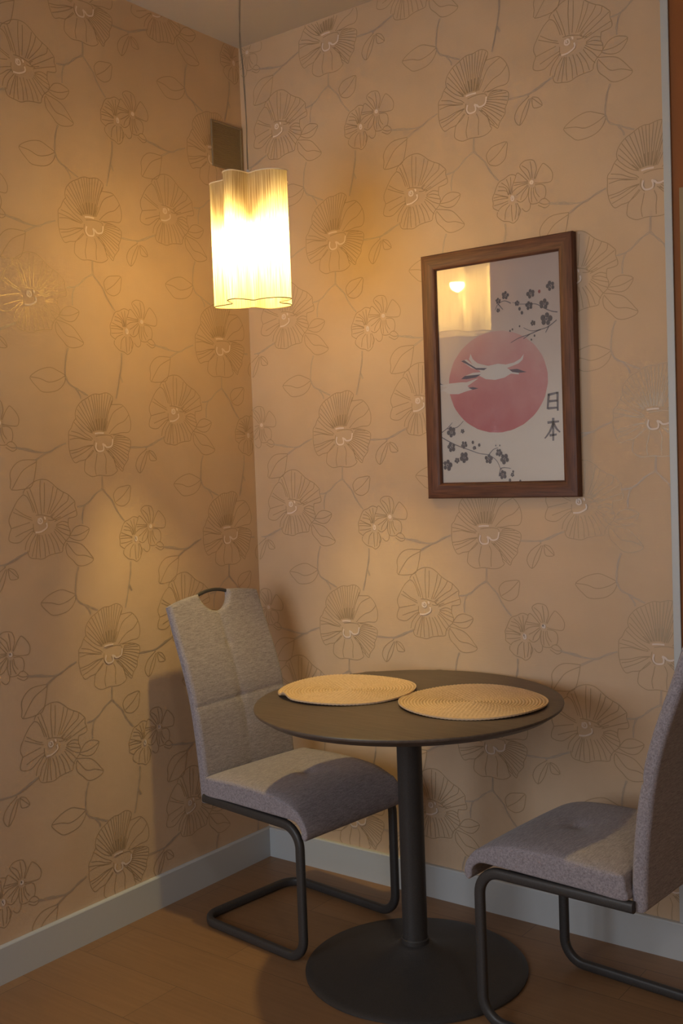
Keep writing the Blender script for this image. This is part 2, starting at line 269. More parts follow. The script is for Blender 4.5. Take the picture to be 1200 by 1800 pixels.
# window behind the camera
wf = MB(); wy0, wy1 = Y0 - 0.10, Y0 - 0.04
wf.box((WX0, wy0, WZ0), (WX1, wy1, WZ0 + 0.05)); wf.box((WX0, wy0, WZ1 - 0.05), (WX1, wy1, WZ1)); wf.box((WX0, wy0, WZ0 + 0.05), (WX0 + 0.05, wy1, WZ1 - 0.05)); wf.box((WX1 - 0.05, wy0, WZ0 + 0.05), (WX1, wy1, WZ1 - 0.05))
win = tag(wf.build('window_1', white_trim), 'white framed window in the wall behind the camera', 'window', kind='structure')
glass = D.materials.new('clear_glass'); glass.use_nodes = True; nt = glass.node_tree; nt.nodes.clear()
g_o = nt.nodes.new('ShaderNodeOutputMaterial'); g_m = nt.nodes.new('ShaderNodeMixShader'); g_t = nt.nodes.new('ShaderNodeBsdfTransparent'); g_g = nt.nodes.new('ShaderNodeBsdfGlossy'); g_f = nt.nodes.new('ShaderNodeFresnel')
g_g.inputs['Roughness'].default_value = 0.02; g_f.inputs['IOR'].default_value = 1.62
nt.links.new(g_f.outputs[0], g_m.inputs[0]); nt.links.new(g_t.outputs[0], g_m.inputs[1]); nt.links.new(g_g.outputs[0], g_m.inputs[2]); nt.links.new(g_m.outputs[0], g_o.inputs[0])
wp = MB(); wp.box((WX0 + 0.05, Y0 - 0.075, WZ0 + 0.05), (WX1 - 0.05, Y0 - 0.069, WZ1 - 0.05)); wp.build('window_pane', glass, win)
lo.location.y = Y0 - 0.035; lo.location.x = (WX0 + WX1) / 2; lo.location.z = (WZ0 + WZ1) / 2; la.size = WX1 - WX0 - 0.04; la.size_y = WZ1 - WZ0 - 0.04

cl_v, cl_f = lathe([(0.0001, 0.0), (0.24, 0.0), (0.25, -0.01), (0.25, -0.055), (0.235, -0.068), (0.0001, -0.07)], 64)  # unseen fixture body added to go with the fill light
cl_o = mesh('fill_light_body', cl_v, cl_f, white_trim, loc=(3.1, -2.5, H - 0.0005)); tag(cl_o, 'round flat white body added for the fill light, unseen behind the camera', 'ceiling lamp')
# ------------------------------------------------------------------ air vent
vent_m = mat('vent_mesh', (0.29, 0.222, 0.140), 0.95, 0, 0.1)
vent = empty('air_vent', (0.0, -0.084, 2.433)); tag(vent, 'square dark brown air vent on the left wall beside the corner', 'air vent')
v = MB()
v.box((0.0005, -0.074, 0.0), (0.006, 0.078, 0.007)); v.box((0.0005, -0.074, 0.149), (0.006, 0.078, 0.156)); v.box((0.0005, -0.074, 0.007), (0.006, -0.067, 0.149)); v.box((0.0005, 0.071, 0.007), (0.006, 0.078, 0.149))
v.build('vent_frame', vent_m, vent, bevel=0.001)
v = MB(); v.box((0.0005, -0.067, 0.007), (0.002, 0.071, 0.149))
for i in range(28): v.box((0.002, -0.067, 0.0085 + i * 0.005), (0.004, 0.071, 0.0105 + i * 0.005))
v.build('vent_mesh', vent_m, vent)

# ------------------------------------------------------------------ pendant lamp
lamp = empty('pendant_lamp', (LAMP.x, LAMP.y, LAMP.z)); tag(lamp, 'lit pendant lamp with a wavy string shade hanging by the corner', 'lamp')
shade_m = D.materials.new('string_shade'); shade_m.use_nodes = True; nt = shade_m.node_tree; nt.nodes.clear()
so = nt.nodes.new('ShaderNodeOutputMaterial'); tr = nt.nodes.new('ShaderNodeBsdfTranslucent'); df = nt.nodes.new('ShaderNodeBsdfDiffuse'); tp = nt.nodes.new('ShaderNodeBsdfTransparent')
m1 = nt.nodes.new('ShaderNodeMixShader'); m2 = nt.nodes.new('ShaderNodeMixShader'); m1.inputs[0].default_value = 0.6
uv = nt.nodes.new('ShaderNodeUVMap'); mp = nt.nodes.new('ShaderNodeMapping'); mp.inputs['Scale'].default_value = (420, 3.0, 1)
no = nt.nodes.new('ShaderNodeTexNoise'); no.inputs['Scale'].default_value = 1; no.inputs['Detail'].default_value = 2
cr = nt.nodes.new('ShaderNodeValToRGB'); cr.color_ramp.elements[0].position = 0.32; cr.color_ramp.elements[1].position = 0.62
cr.color_ramp.elements[0].color = (0.30, 0.21, 0.13, 1); cr.color_ramp.elements[1].color = (0.66, 0.58, 0.44, 1)
cr2 = nt.nodes.new('ShaderNodeValToRGB'); cr2.color_ramp.elements[0].position = 0.35; cr2.color_ramp.elements[1].position = 0.7
cr2.color_ramp.elements[0].color = (0.03, 0.03, 0.03, 1); cr2.color_ramp.elements[1].color = (0.11, 0.11, 0.11, 1)
L_ = nt.links.new
L_(uv.outputs[0], mp.inputs[0]); L_(mp.outputs[0], no.inputs['Vector']); L_(no.outputs['Fac'], cr.inputs[0]); L_(no.outputs['Fac'], cr2.inputs[0])
L_(cr.outputs[0], tr.inputs[0]); L_(cr.outputs[0], df.inputs[0]); L_(df.outputs[0], m1.inputs[1]); L_(tr.outputs[0], m1.inputs[2])
L_(cr2.outputs[0], m2.inputs[0]); L_(m1.outputs[0], m2.inputs[1]); L_(tp.outputs[0], m2.inputs[2]); L_(m2.outputs[0], so.inputs[0])
# plan outline in camera-aligned axes (right, away), metres
plan = [(-.064, -.055), (-.062, -.080), (-.040, -.096), (-.012, -.078), (.006, -.060), (.026, -.078), (.054, -.092), (.088, -.090), (.110, -.070), (.103, -.042), (.076, -.012), (.082, .012), (.100, .030), (.106, .058), (.090, .084), (.060, .104), (.032, .106), (.010, .086), (-.004, .070), (-.022, .080), (-.050, .088), (-.086, .080), (-.112, .060), (-.110, .034), (-.080, .010), (-.058, -.010), (-.060, -.034)]
ax_r = Vector((math.cos(YAW), math.sin(YAW), 0)); ax_f = Vector((-math.sin(YAW), math.cos(YAW), 0))
outl = [ax_r * p.x + ax_f * p.y for p in catmull([(a, b, 0) for a, b in plan], 6, closed=True)]
SH = 0.347; n = len(outl); rows = 14; vv = []; ff = []
cl = [0]
for i in range(n): cl.append(cl[-1] + (outl[(i + 1) % n] - outl[i]).length)
for j in range(rows + 1):
    for p in outl: vv.append((p.x, p.y, SH * j / rows))
for j in range(rows):
    for i in range(n):
        k = (i + 1) % n; ff.append((j * n + i, j * n + k, (j + 1) * n + k, (j + 1) * n + i))
sh = mesh('lamp_shade', vv, ff, shade_m, lamp, sharp=60); tag(sh, 'glowing wavy shade of pale vertical strings')
uvl = sh.data.uv_layers.new(name='UVMap')
for j in range(rows):
    for i in range(n):
        p = sh.data.polygons[j * n + i]
        for li, (uu, vj) in zip(p.loop_indices, ((cl[i], j), (cl[i + 1], j), (cl[i + 1], j + 1), (cl[i], j + 1))): uvl.data[li].uv = (uu / 0.9, vj / rows)
rim_m = mat('shade_rim_wire', (0.10, 0.06, 0.02), 0.6); rim_l = mat('shade_rim_cloth', (0.85, 0.72, 0.5), 0.7)
for z, m_, rr in ((0.0, rim_m, 0.0013), (SH, rim_l, 0.0018)):
    path = [Vector((p.x, p.y, z)) for p in outl]; path.append(path[0]); path.append(path[1])
    rv, rf = sweep(path, rr, rr, (0, 0, 1), 6, 2, cap=False); mesh('shade_rim', rv, rf, m_, lamp)
sp = MB()
for k in (2, 7, 16, 21):
    p = outl[(k * 6) % n]; rv, rf = sweep([Vector((0, 0, SH - 0.012)), Vector((p.x, p.y, SH - 0.001))], 0.0012, 0.0012, (0, 0, 1), 6, 2); sp.add(rv, rf)
sp.build('shade_spider', chrome, lamp, smooth=True)
pv, pf = lathe([(0.0001, 0.345), (0.018, 0.343), (0.02, 0.335), (0.02, 0.27), (0.028, 0.225), (0.0325, 0.195), (0.0325, 0.189), (0.0001, 0.189)], 32); mesh('bulb_socket', pv, pf, mat('socket_plastic', (0.75, 0.72, 0.66), 0.4), lamp)
clear_p = mat('clear_plastic', (0.62, 0.64, 0.70), 0.15)
pv, pf = lathe([(0.0001, 0.372), (0.004, 0.371), (0.007, 0.362), (0.005, 0.357), (0.008, 0.352), (0.009, 0.345), (0.0001, 0.345)], 24); mesh('cord_grip', pv, pf, clear_p, lamp)
bulb_m = D.materials.new('lit_bulb'); bulb_m.use_nodes = True; bb = bsdf(bulb_m); bb.inputs['Emission Color'].default_value = (1, 0.78, 0.45, 1); bb.inputs['Emission Strength'].default_value = 1.0
bprof = [(0.0001, 0.145)] + [(0.030 * math.sin(a), 0.175 - 0.030 * math.cos(a)) for a in [R(x) for x in range(15, 100, 12)]] + [(0.0302, 0.1835), (0.0302, 0.189)]
bp_v, bp_f = lathe(bprof, 32)
bulb_glass = D.materials.new('bulb_glass'); bulb_glass.use_nodes = True; nt = bulb_glass.node_tree; nt.nodes.clear()
o_ = nt.nodes.new('ShaderNodeOutputMaterial'); a_ = nt.nodes.new('ShaderNodeAddShader'); t_ = nt.nodes.new('ShaderNodeBsdfTransparent'); e_ = nt.nodes.new('ShaderNodeEmission')
e_.inputs[0].default_value = (1, 0.72, 0.38, 1); e_.inputs[1].default_value = 0.5
nt.links.new(t_.outputs[0], a_.inputs[0]); nt.links.new(e_.outputs[0], a_.inputs[1]); nt.links.new(a_.outputs[0], o_.inputs[0])
mesh('bulb', bp_v, bp_f, bulb_glass, lamp)
# cord and suspension wire up to the ceiling
cord_m = mat('grey_cord', (0.22, 0.17, 0.11), 0.5)
def cordpath(dev):
    return catmull([ax_r * dx + Vector((0, 0, z)) for dx, z in dev], 6)
top = H - LAMP.z
c1 = cordpath([(0, 0.368), (-0.001, 0.42), (0.001, 0.50), (-0.002, 0.60), (-0.004, 0.66), (-0.009, 0.72), (-0.007, 0.78), (-0.004, 0.84), (0.002, 0.92), (0.0, top - 0.02)])
cv, cf = sweep(c1, 0.0017, 0.0017, (1, 0, 0), 8, 2); mesh('cord', cv, cf, cord_m, lamp)
c2 = cordpath([(0.001, 0.368), (0.001, 0.6), (-0.002, 0.66), (-0.0065, 0.74), (-0.009, 0.82), (-0.004, 0.92), (0.0, top - 0.02)])
cv, cf = sweep(c2, 0.0006, 0.0006, (1, 0, 0), 6, 2); mesh('suspension_wire', cv, cf, chrome, lamp)
pv, pf = lathe([(0.0001, top - 0.028), (0.03, top - 0.027), (0.045, top - 0.018), (0.05, top - 0.001), (0.0001, top - 0.001)], 40); mesh('ceiling_rose', pv, pf, white_trim, lamp)

# ------------------------------------------------------------------ framed print
FX0, FX1, FZ0, FZ1 = 0.7404, 1.2465, 1.2845, 2.0345
pic = empty('framed_picture', ((FX0 + FX1) / 2, -0.0006, FZ0)); tag(pic, 'brown framed red sun and cranes print hanging on the wallpapered wall', 'picture')
wood = mat('dark_frame_wood', (0.11, 0.05, 0.025), 0.5, 0, 0.35)
wood2 = mat('dark_frame_wood_upright', (0.11, 0.05, 0.025), 0.5, 0, 0.35)
noise_color(wood, (0.075, 0.028, 0.015), (0.155, 0.060, 0.030), (4, 60, 60), 3, 4, lo_=0.3, hi=0.7, bump=0.15, bdist=0.0006)
noise_color(wood2, (0.075, 0.028, 0.015), (0.155, 0.060, 0.030), (60, 60, 4), 3, 4, lo_=0.3, hi=0.7, bump=0.15, bdist=0.0006)
fw = FX1 - FX0; fh = FZ1 - FZ0; cx = fw / 2
prof = [(0, 0.0), (0, 0.022), (0.003, 0.026), (0.012, 0.0275), (0.036, 0.024), (0.044, 0.020), (0.048, 0.014), (0.048, 0.002)]  # (inset, depth)
fv = []; ffc = []; fmi = []
for (ins, dep) in prof:
    for (sx, z) in ((-1, 0), (1, 0), (1, 1), (-1, 1)):
        fv.append((sx * (cx - ins), -dep, ins if z == 0 else fh - ins))
for j in range(len(prof) - 1):
    for i in range(4):
        k = (i + 1) % 4; ffc.append((j * 4 + i, j * 4 + k, (j + 1) * 4 + k, (j + 1) * 4 + i)); fmi.append(0 if i % 2 == 0 else 1)
mesh('frame', fv, ffc, [wood, wood2], pic, fmi, smooth=True, sharp=25)
ART = json.loads('{"art":{"crane1":[8602,17046,8798,17077,9012,16890,9282,16748,9552,16735,9555,16820,9878,16854,10116,16806,10406,16842,10617,16940,10735,17068,10694,16910,10561,16805,10298,16734,10165,16699,10294,16618,10552,16527,10551,16481,10291,16525,10077,16424,9756,16379,9434,16427,9166,16576,9002,16580,8725,16578,9004,16652,9278,16653,9226,16705,8954,16799],"crane1w":[8942,17232,9018,17057,9178,16924,9555,16811,9660,16717,9281,16739,9012,16890,8881,17069],"crane1n":[9796,16800,10090,16822,10133,16537,9649,16410],"crane2":[7742,16385,7954,16360,8212,16390,8607,16394,8773,16381,8997,16437,9190,16470,8994,16365,8797,16259,8987,16150,8708,16097,8482,16040,8143,16063,7948,16175,7746,16164,7949,16223,8094,16286,7752,16336],"dk1":[8601,17036,8714,17060,8903,16923,9119,16786,9499,16754,9389,16701,9117,16738,8847,16904],"dk2":[8582,16492,8725,16578,9002,16580,9276,16582,9109,16500,8777,16477],"dk3":[10242,16646,10504,16647,10811,16529,10552,16527,10345,16567],"dk4":[7713,16535,7813,16429,7954,16360,7754,16384],"dk5":[8823,16209,8989,16221,9180,16169,8987,16140]},"br":[[11842,18165,11670,18208,11473,18298,11176,18470,10872,18506,10615,18537,10410,18608],[10357,18591,10150,18686,9936,18618,9824,18444],[9936,18618,10089,18436],[11811,17943,11558,17789,11305,17725,11001,17711,10748,17829],[11305,17725,10947,17624,10584,17546,10320,17432],[11558,17789,11453,17618],[10947,17624,10738,17507],[7784,14859,8048,15019,8225,15181],[8048,14994,8389,15026,8621,15208],[7753,14787,8034,14627,8370,14467,8757,14331,9140,14196,9466,14137,9730,13961,9856,13720,9986,13622],[9466,14137,9633,14298,9796,14339],[9856,13720,9990,13740,10201,13711],[9856,13720,9795,13484],[7721,13925,7953,13967]],"bl":[[11642,18935,115],[11008,18788,108],[11288,18821,43],[10181,18845,100],[9939,18711,72],[10564,18566,64],[10947,18452,100],[11427,18440,122],[10637,18396,43],[10710,18272,43],[11489,18001,151],[11058,17934,64],[9930,18431,50],[11098,17563,28],[10993,17459,25],[10385,17821,25],[10305,17783,25],[10621,17889,25],[8186,14890,129],[8582,14895,57],[8170,14426,122],[8623,14481,93],[8931,14541,43],[8981,14371,50],[9149,14451,43],[8610,14093,129],[8007,13867,136],[8353,14004,72],[9462,14018,115],[9818,14196,93],[9998,14001,122],[9930,13528,108],[10248,13521,50],[10163,13358,43],[10504,13327,36],[10277,13615,32],[9718,14414,21],[9852,14409,21]],"kj":[[11501,15834,11448,15402],[11475,15812,11776,15860],[11776,15883,11770,15337],[11495,15628,11769,15633],[11463,15424,11763,15429],[11436,15012,11801,15030],[11620,15140,11601,14477],[11616,14980,11493,14734,11337,14557],[11626,14980,11721,14815,11827,14718],[11491,14642,11716,14655]]}')
PY = 0.008
def ap(x, z):   # traced wall point -> print plane, picture-local
    X = 2.5241 + (x / 10000 - 2.5241) * (1 - PY / 2.8339); Z = 1.4 + (z / 10000 - 1.4) * (1 - PY / 2.8339)
    return X - (FX0 + FX1) / 2, Z - FZ0
IX0, IX1, IZ0, IZ1 = -cx + 0.045, cx - 0.045, 0.045, fh - 0.045
paper_p = mat('print_paper', (0.60, 0.52, 0.50), 0.7)
# washed paper: the print's own tone is mauve at the top and pale at the bottom
tcp = nd(paper_p, 'ShaderNodeTexCoord'); sx = nd(paper_p, 'ShaderNodeSeparateXYZ'); mr = nd(paper_p, 'ShaderNodeMapRange'); mr.inputs['From Min'].default_value = 0.28; mr.inputs['From Max'].default_value = 0.68
nz = nd(paper_p, 'ShaderNodeTexNoise'); nz.inputs['Scale'].default_value = 6; ad = nd(paper_p, 'ShaderNodeMath', operation='MULTIPLY_ADD'); ad.inputs[1].default_value = 0.25; 
crp = nd(paper_p, 'ShaderNodeValToRGB'); crp.color_ramp.elements[0].color = (0.86, 0.71, 0.58, 1); crp.color_ramp.elements[1].color = (0.68, 0.49, 0.40, 1)
lk(paper_p, tcp.outputs['Object'], sx.inputs[0]); lk(paper_p, tcp.outputs['Object'], nz.inputs['Vector']); lk(paper_p, nz.outputs['Fac'], ad.inputs[0]); lk(paper_p, sx.outputs['Z'], ad.inputs[2])
lk(paper_p, ad.outputs[0], mr.inputs['Value']); lk(paper_p, mr.outputs[0], crp.inputs[0]); lk(paper_p, crp.outputs[0], bsdf(paper_p).inputs['Base Color'])
mr.inputs['From Min'].default_value = 0.32; mr.inputs['From Max'].default_value = 0.80
sun_m = mat('print_red_sun', (0.5, 0.10, 0.11), 0.7)
tcs = nd(sun_m, 'ShaderNodeTexCoord'); sxs = nd(sun_m, 'ShaderNodeSeparateXYZ'); nzs = nd(sun_m, 'ShaderNodeTexNoise'); nzs.inputs['Scale'].default_value = 9; nzs.inputs['Detail'].default_value = 4
mrs = nd(sun_m, 'ShaderNodeMath', operation='MULTIPLY_ADD'); mrs.inputs[1].default_value = 0.28
crs = nd(sun_m, 'ShaderNodeValToRGB'); e = crs.color_ramp.elements; e[0].position = 0.36; e[0].color = (0.66, 0.18, 0.18, 1); e[1].position = 0.66; e[1].color = (0.80, 0.50, 0.42, 1)
ee = e.new(0.50); ee.color = (0.74, 0.31, 0.28, 1)
lk(sun_m, tcs.outputs['Object'], sxs.inputs[0]); lk(sun_m, tcs.outputs['Object'], nzs.inputs['Vector']); lk(sun_m, nzs.outputs['Fac'], mrs.inputs[0]); lk(sun_m, sxs.outputs['Z'], mrs.inputs[2]); lk(sun_m, mrs.outputs[0], crs.inputs[0]); lk(sun_m, crs.outputs[0], bsdf(sun_m).inputs['Base Color'])
crane_m = mat('print_white', (0.84, 0.72, 0.62), 0.7); grey_m = mat('print_grey_wash', (0.20, 0.16, 0.17), 0.7); blos_m = mat('print_blossom_ink', (0.15, 0.12, 0.12), 0.7); red_m = mat('print_red_dot', (0.40, 0.10, 0.09), 0.7); crane_g = mat('print_feather_grey', (0.17, 0.13, 0.16), 0.7)
pm = MB()
def clipq(p): return (min(max(p[0], IX0), IX1), min(max(p[1], IZ0), IZ1))
def flat(pts, lay, mi):
    pts = [clipq(p) for p in pts]; y = -PY - 0.00012 * lay
    from mathutils.geometry import tessellate_polygon
    V = [Vector((a, 0, b)) for a, b in pts]
    for tri in tessellate_polygon([V]):
        a, b, c = (V[i] for i in tri); nrm = (b - a).cross(c - a)
        idx = tri if nrm.y < 0 else tri[::-1]
        pm.add([(V[i].x, y, V[i].z) for i in idx], [(0, 1, 2)], mi)
def strip(pts, wd, lay, mi, sub=4, taper=False):
    P = catmull([(a, b, 0) for a, b in pts], sub); y = -PY - 0.00012 * lay; n_ = len(P)
    for i in range(n_ - 1):
        q = []
        for k, s in ((i, 1), (i + 1, 1), (i + 1, -1), (i, -1)):
            t = (P[min(k + 1, n_ - 1)] - P[max(k - 1, 0)]).normalized(); ww = wd * ((1 - 0.6 * k / n_) if taper else 1)
            q.append(clipq((P[k].x - t.y * ww * s, P[k].y + t.x * ww * s)))
        pm.add([(a, y, b) for a, b in q], [(0, 3, 2, 1)], mi)
pm.add([(IX0, -PY, IZ0), (IX1, -PY, IZ0), (IX1, -PY, IZ1), (IX0, -PY, IZ1)], [(0, 1, 2, 3)], 0)
scx, scz = ap((8153 + 11479) / 2, (14804 + 17824) / 2); srx = (11479 - 8153) / 20000; srz = (17824 - 14804) / 20000
flat([(scx + srx * math.cos(2 * math.pi * i / 72) * (1 + 0.004 * math.sin(i * 1.7)), scz + srz * math.sin(2 * math.pi * i / 72) * (1 + 0.004 * math.cos(i * 2.3))) for i in range(72)], 1, 1)
A_ = lambda l: [ap(l[i], l[i + 1]) for i in range(0, len(l), 2)]
for k_ in ('crane1', 'crane1w', 'crane1n', 'crane2'): flat(A_(ART['art'][k_]), 2 + (k_ in ('crane1w', 'crane1n')), 2)
for k_ in ('dk1', 'dk2', 'dk3', 'dk4', 'dk5'): flat(A_(ART['art'][k_]), 4, 6)
for l in ART['br']: strip(A_(l), 0.0015, 5, 3, taper=True)
for l in ART['kj']: strip(A_(l), 0.0038, 5, 3, sub=2, taper=True)
for i, (bx, bz, br) in enumerate(ART['bl']):
    x, z = ap(bx, bz); r = br / 10000 * 1.35
    if r > 0.006:
        a0 = random.random() * 6
        for k in range(5):
            a = a0 + k * 1.2566 + random.uniform(-.15, .15); px, pz = x + math.cos(a) * r * 0.58, z + math.sin(a) * r * 0.58
            rr = r * random.uniform(0.36, 0.46)
            flat([(px + rr * math.cos(t_ * 0.7854) * 0.85, pz + rr * math.sin(t_ * 0.7854)) for t_ in range(8)], 6 + k * 0.2, 4)
        flat([(x + r * 0.2 * math.cos(t_ * 1.047), z + r * 0.2 * math.sin(t_ * 1.047)) for t_ in range(6)], 8, 3)
    else:
        flat([(x + r * 0.75 * math.cos(t_ * 1.047), z + r * math.sin(t_ * 1.047)) for t_ in range(6)], 6, 5 if i == 2 else 4)
pr = pm.build('art_print', [paper_p, sun_m, crane_m, grey_m, blos_m, red_m, crane_g], pic); tag(pr, 'japanese print with red sun, two white cranes, blossom branches and two characters')
g = MB(); g.box((IX0, -PY - 0.0045, IZ0), (IX1, -PY - 0.0025, IZ1)); gl = g.build('picture_glass', glass, pic)
g = MB(); g.box((IX0, -0.006, IZ0), (IX1, -0.001, IZ1)); g.build('backing_board', wood, pic)

# ------------------------------------------------------------------ table
TC = (0.915, -0.438)
tbl = empty('bistro_table', (*TC, 0)); tag(tbl, 'round black pedestal bistro table between the two grey chairs', 'table')
top_m = mat('dark_table_laminate', (0.06, 0.042, 0.028), 0.42)
noise_color(top_m, (0.080, 0.058, 0.045), (0.112, 0.083, 0.065), (3, 45, 1), 2.5, 6, lo_=0.35, hi=0.7, bump=0.1, bdist=0.0004)
pv, pf = lathe([(0.0001, 0.750), (0.20, 0.750), (0.417, 0.750), (0.4205, 0.7485), (0.4215, 0.746), (0.4205, 0.742), (0.398, 0.727), (0.394, 0.726), (0.0001, 0.726)], 160); mesh('table_top', pv, pf, top_m, tbl, sharp=25)
pv, pf = lathe([(0.0001, 0.7258), (0.11, 0.7258), (0.11, 0.722), (0.04, 0.720), (0.0345, 0.712), (0.0345, 0.082), (0.0001, 0.082)], 64); mesh('pole', pv, pf, black_metal, tbl)
pv, pf = lathe([(0.0001, 0.089), (0.036, 0.089), (0.0385, 0.086), (0.0385, 0.071), (0.0001, 0.071)], 64); mesh('collar', pv, pf, black_metal, tbl)
pv, pf = lathe([(0.0001, 0.0745), (0.042, 0.0745), (0.050, 0.069), (0.062, 0.060), (0.085, 0.049), (0.12, 0.038), (0.17, 0.027), (0.23, 0.018), (0.285, 0.012), (0.302, 0.0095), (0.307, 0.006), (0.307, 0.001), (0.303, 0.0), (0.0001, 0.0)], 128); mesh('base_plate', pv, pf, base_metal, tbl, sharp=50)

# ------------------------------------------------------------------ placemats
def jute():
    m = mat('woven_jute', (0.60, 0.40, 0.20), 0.85, 0, 0.2)
    noise_color(m, (0.54, 0.375, 0.23), (0.64, 0.465, 0.30), (1, 1, 1), 160, 2, lo_=0.3, hi=0.7)
    return m
jute_m = jute()
def placemat(loc, rad, rot, curl, label):
    NR, NA = 140, 400; v = []; f = []; pitch = 0.0088
    def zt(r, a, u):
        ring = abs(math.sin(math.pi * r / pitch))
        k = int(r / pitch); nb = max(6, int(2 * math.pi * (k + 0.5) * pitch / 0.011))
        br = math.sin(a * nb + 3.0 * abs(((r / pitch) % 1) - 0.5) * (1 if k % 2 else -1))
        z = 0.0018 + 0.0028 * ring + 0.0007 * br * ring
        z += 0.0045 * max(0, (r / rad - 0.6) / 0.4) ** 2 * (1.3 + math.sin(3 * a + rot)) * 0.5
        for (ca, wd, h) in curl:
            da = (a - ca + math.pi) % (2 * math.pi) - math.pi
            z += h * math.exp(-(da / wd) ** 2) * max(0, (r / rad - 0.75) / 0.25) ** 1.6
        return z
    v.append((0, 0, 0.003))
    for j in range(1, NR + 1):
        r = rad * j / NR
        for i in range(NA):
            a = 2 * math.pi * i / NA
            rr = r + (0.0012 * math.sin(a * 115) if j == NR else 0) + 0.0015 * (r / rad) * math.sin(2 * a + rot)
            v.append((rr * math.cos(a), rr * math.sin(a), zt(r, a, 0)))
    for i in range(NA): f.append((0, 1 + i, 1 + (i + 1) % NA))
    for j in range(NR - 1):
        for i in range(NA):
            k = (i + 1) % NA; a0 = 1 + j * NA; f.append((a0 + i, a0 + NA + i, a0 + NA + k, a0 + k))
    # underside
    bN = len(v); RU = 10
    for j in range(RU + 1):
        r = rad * (1 - j / RU)
        for i in range(NA):
            a = 2 * math.pi * i / NA; rr = r + 0.0015 * (r / rad) * math.sin(2 * a + rot)
            v.append((rr * math.cos(a), rr * math.sin(a), max(0.0, zt(r, a, 0) - 0.0042)))
    a0 = 1 + (NR - 1) * NA
    for i in range(NA):
        k = (i + 1) % NA; f.append((a0 + i, bN + i, bN + k, a0 + k))
        for j in range(RU): f.append((bN + j * NA + i, bN + (j + 1) * NA + i, bN + (j + 1) * NA + k, bN + j * NA + k))
    o = mesh('placemat', v, f, jute_m, sharp=60); o.location = loc; tag(o, label, 'placemat', 'round woven placemats on the table')
    return o
placemat((0.698, -0.424, 0.7505), 0.197, 0.3, [(R(243), 0.13, 0.012), (R(225), 0.10, -0.0)], 'left round woven jute placemat, nearer the corner, its edge curled up')
placemat((1.091, -0.388, 0.7505), 0.199, 2.0, [], 'right round woven jute placemat lying flat towards the cut-off chair')

# ------------------------------------------------------------------ chairs
fab = mat('grey_upholstery', (0.20, 0.175, 0.17), 0.9, 0, 0.25)
tcx = nd(fab, 'ShaderNodeTexCoord')
def fabn(scale, sc):
    mp = nd(fab, 'ShaderNodeMapping'); mp.inputs['Scale'].default_value = scale
    n_ = nd(fab, 'ShaderNodeTexNoise'); n_.inputs['Scale'].default_value = sc; n_.inputs['Detail'].default_value = 2
    lk(fab, tcx.outputs['Object'], mp.inputs[0]); lk(fab, mp.outputs[0], n_.inputs['Vector']); return n_.outputs['Fac']
a1 = fabn((1, 0.10, 1), 1100); a2 = fabn((0.25, 1.6, 0.25), 700); a3 = fabn((1, 0.12, 1), 330)
s1 = nd(fab, 'ShaderNodeMath', operation='ADD'); lk(fab, a1, s1.inputs[0]); lk(fab, a2, s1.inputs[1])
s2 = nd(fab, 'ShaderNodeMath', operation='ADD'); lk(fab, s1.outputs[0], s2.inputs[0]); lk(fab, a3, s2.inputs[1])
mrx = nd(fab, 'ShaderNodeMapRange'); mrx.inputs['From Min'].default_value = 1.15; mrx.inputs['From Max'].default_value = 1.85
crx = nd(fab, 'ShaderNodeValToRGB'); crx.color_ramp.elements[0].color = (0.195, 0.172, 0.188, 1); crx.color_ramp.elements[1].color = (0.39, 0.35, 0.375, 1)
bx_ = nd(fab, 'ShaderNodeBump'); bx_.inputs['Strength'].default_value = 0.5; bx_.inputs['Distance'].default_value = 0.0012
lk(fab, s2.outputs[0], mrx.inputs['Value']); lk(fab, mrx.outputs[0], crx.inputs[0]); lk(fab, crx.outputs[0], bsdf(fab).inputs['Base Color']); lk(fab, s2.outputs[0], bx_.inputs['Height']); lk(fab, bx_.outputs[0], bsdf(fab).inputs['Normal'])
bsdf(fab).inputs['Sheen Weight'].default_value = 0.15
W = 0.199
def make_frame(parent):
    pts = [(-0.012, W, 0.399), (0.40, W, 0.391), (0.40, W, 0.0145), (-0.05, W, 0.0145), (-0.05, -W, 0.0145), (0.40, -W, 0.0145), (0.40, -W, 0.391), (-0.012, -W, 0.399)]
    p = fillet(pts, [0, 0.062, 0.060, 0.062, 0.062, 0.060, 0.062, 0], 10)
    v_, f_ = sweep(p, 0.0135, 0.0105, (0, 0, 1), 20, 2.8)
    o = mesh('frame', v_, f_, black_metal, parent, sharp=60)
    for x in (0.06, 0.30):
        b = MB(); b.box((x - 0.02, -W + 0.008, 0.392), (x + 0.02, W - 0.008, 0.404)); b.build('seat_crossbar', black_metal, parent, bevel=0.002)
    return o
